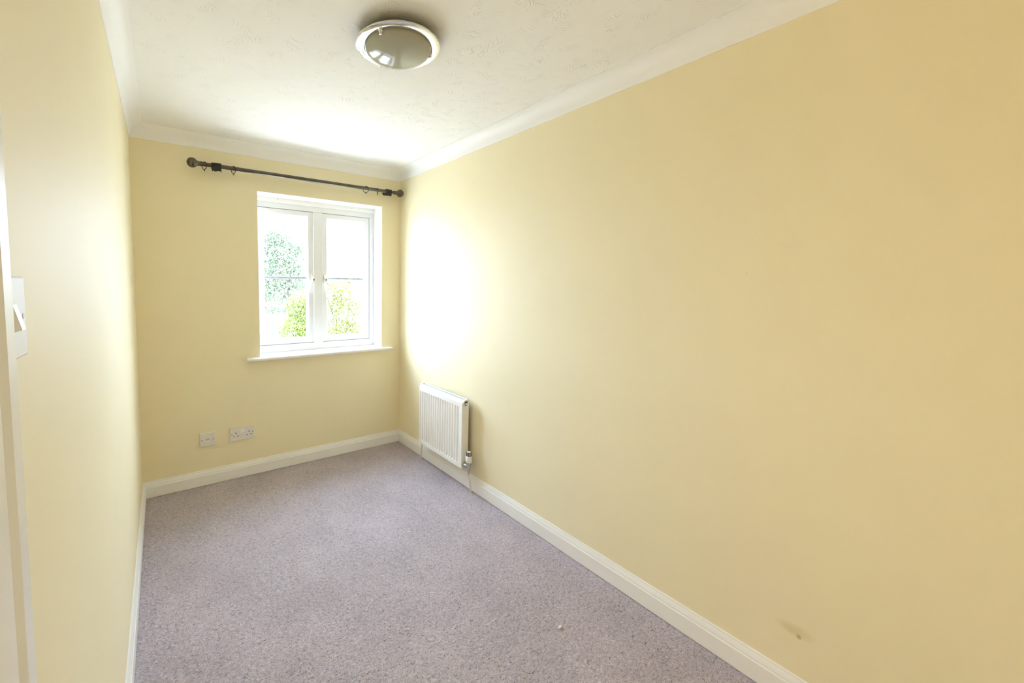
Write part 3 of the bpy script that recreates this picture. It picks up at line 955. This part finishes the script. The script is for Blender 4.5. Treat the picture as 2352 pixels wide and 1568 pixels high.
def plant(name, label, cat, base, blobs, n, size, mat, seed, trunk_r, stems):
    t = tag(empty(name, base), label, cat)
    foliage('foliage', blobs, n, size, mat, t, seed)
    bm = bmesh.new()
    rnd = random.Random(seed)
    for (tx, ty, tz) in stems:
        b0 = Vector(base); e = Vector((tx, ty, tz))
        pts = [b0.lerp(e, k / 5) + Vector((rnd.uniform(-.06, .06), rnd.uniform(-.06, .06), 0)) * (1 if 0 < k else 0) for k in range(6)]
        tube(bm, pts, [trunk_r * (1 - 0.14 * k) for k in range(6)], 8)
    finish('trunk', bm, M['bark'], t, smooth=60)
    return t

plant('tree', 'tall blue-green tree filling the left window pane', 'tree', (2.6, 8.3, GZ),
      [(2.65, 8.4, 1.9, .85, .8, .95), (2.95, 8.3, 2.35, .5, .5, .5), (2.35, 8.3, 2.5, .5, .5, .5), (2.7, 8.4, 1.2, .85, .8, .75), (3.3, 8.2, 1.7, .42, .5, .8), (2.75, 8.2, 2.55, .38, .5, .22), (2.3, 8.5, 2.25, .34, .5, .26), (2.55, 8.3, 1.85, .40, .5, .26), (3.05, 8.3, 1.75, .36, .5, .26), (3.25, 8.2, 2.25, .26, .4, .22), (2.25, 8.3, 1.45, .32, .4, .20), (2.8, 8.5, 1.30, .40, .5, .18), (3.25, 8.2, 1.25, .26, .4, .22), (2.35, 8.4, .95, .34, .4, .16), (3.0, 8.4, .92, .30, .4, .15), (2.2, 8.2, 2.85, .3, .4, .18), (3.05, 8.2, 2.85, .2, .4, .14), (2.6, 8.4, .55, .4, .4, .14), (3.62, 8.1, 2.1, .12, .3, .16), (3.66, 8.1, 1.55, .15, .3, .2)],
      16000, 0.034, LEAF_DARK, 11, 0.09, [(2.75, 8.3, 2.4), (2.3, 8.5, 1.8), (3.2, 8.1, 2.0), (3.0, 8.3, 1.5)])
plant('shrub', 'lime green shrub low in the left window pane', 'shrub', (2.85, 6.6, GZ),
      [(2.95, 6.6, .75, .42, .5, .42), (2.8, 6.5, .25, .5, .5, .42), (3.05, 6.6, -.2, .5, .5, .4), (2.55, 6.6, -.35, .4, .4, .32)],
      8000, 0.032, LEAF_LIME, 12, 0.04, [(2.95, 6.6, .7), (2.75, 6.5, .3), (3.1, 6.6, 0)])
plant('shrub', 'yellow-green bushy tree low in the right window pane', 'shrub', (4.5, 8.4, GZ),
      [(4.5, 8.4, .7, .75, .7, .75), (4.6, 8.4, -.1, .8, .7, .6), (4.20, 8.3, 1.25, .36, .5, .32), (4.85, 8.5, 1.35, .42, .5, .36), (4.3, 8.4, .65, .4, .5, .36), (5.0, 8.4, .7, .42, .5, .42), (4.25, 8.2, -.05, .42, .5, .36), (4.8, 8.3, .1, .3, .4, .22), (4.55, 8.4, 1.0, .3, .4, .25), (5.05, 8.4, -.15, .32, .4, .3)],
      8000, 0.033, LEAF_GOLD, 13, 0.05, [(4.2, 8.3, 1.1), (4.85, 8.5, 1.2), (4.4, 8.4, .5), (5.0, 8.4, .6)])

# low white-rendered house beyond the trees
hs = tag(empty('house', (2.2, 13.6, GZ)), 'low white rendered house with a terracotta roof beyond the tree', 'house')
bm = bmesh.new(); box(bm, (0.2, 12.6, GZ), (3.75, 15.6, 0.30))
finish('wall', bm, M['render_wall'], hs)
bm = bmesh.new()
prism(bm, [(0.0, 12.35, 0.24), (0.0, 15.85, 0.24), (0.0, 14.1, 1.05)], [(3.95, 12.35, 0.24), (3.95, 15.85, 0.24), (3.95, 14.1, 1.05)])
roof = finish('roof', bm, M['roof_tile'], hs)
bm = bmesh.new()
for k in range(9):
    t = k / 9
    y0, z0 = 12.33 + 1.75 * t, 0.25 + 0.81 * t
    box(bm, (-0.02, y0, z0), (3.97, y0 + 0.21, z0 + 0.05))
finish('tile_course', bm, M['roof_tile'], roof, kind='stuff')
for wx in (0.9, 3.15):
    bm = bmesh.new()
    frame_rect(bm, wx, wx + 0.42, -0.95, -0.08, 0.05, 0.05, 0.05, 0.05, 12.54, 12.62, 0)
    box(bm, (wx + 0.19, 12.55, -0.9), (wx + 0.23, 12.61, -0.13))
    wf = finish('window', bm, M['grey_frame'], hs)
    bm = bmesh.new(); box(bm, (wx + 0.05, 12.585, -0.90), (wx + 0.37, 12.605, -0.13))
    finish('pane', bm, M['far_glass'], wf)
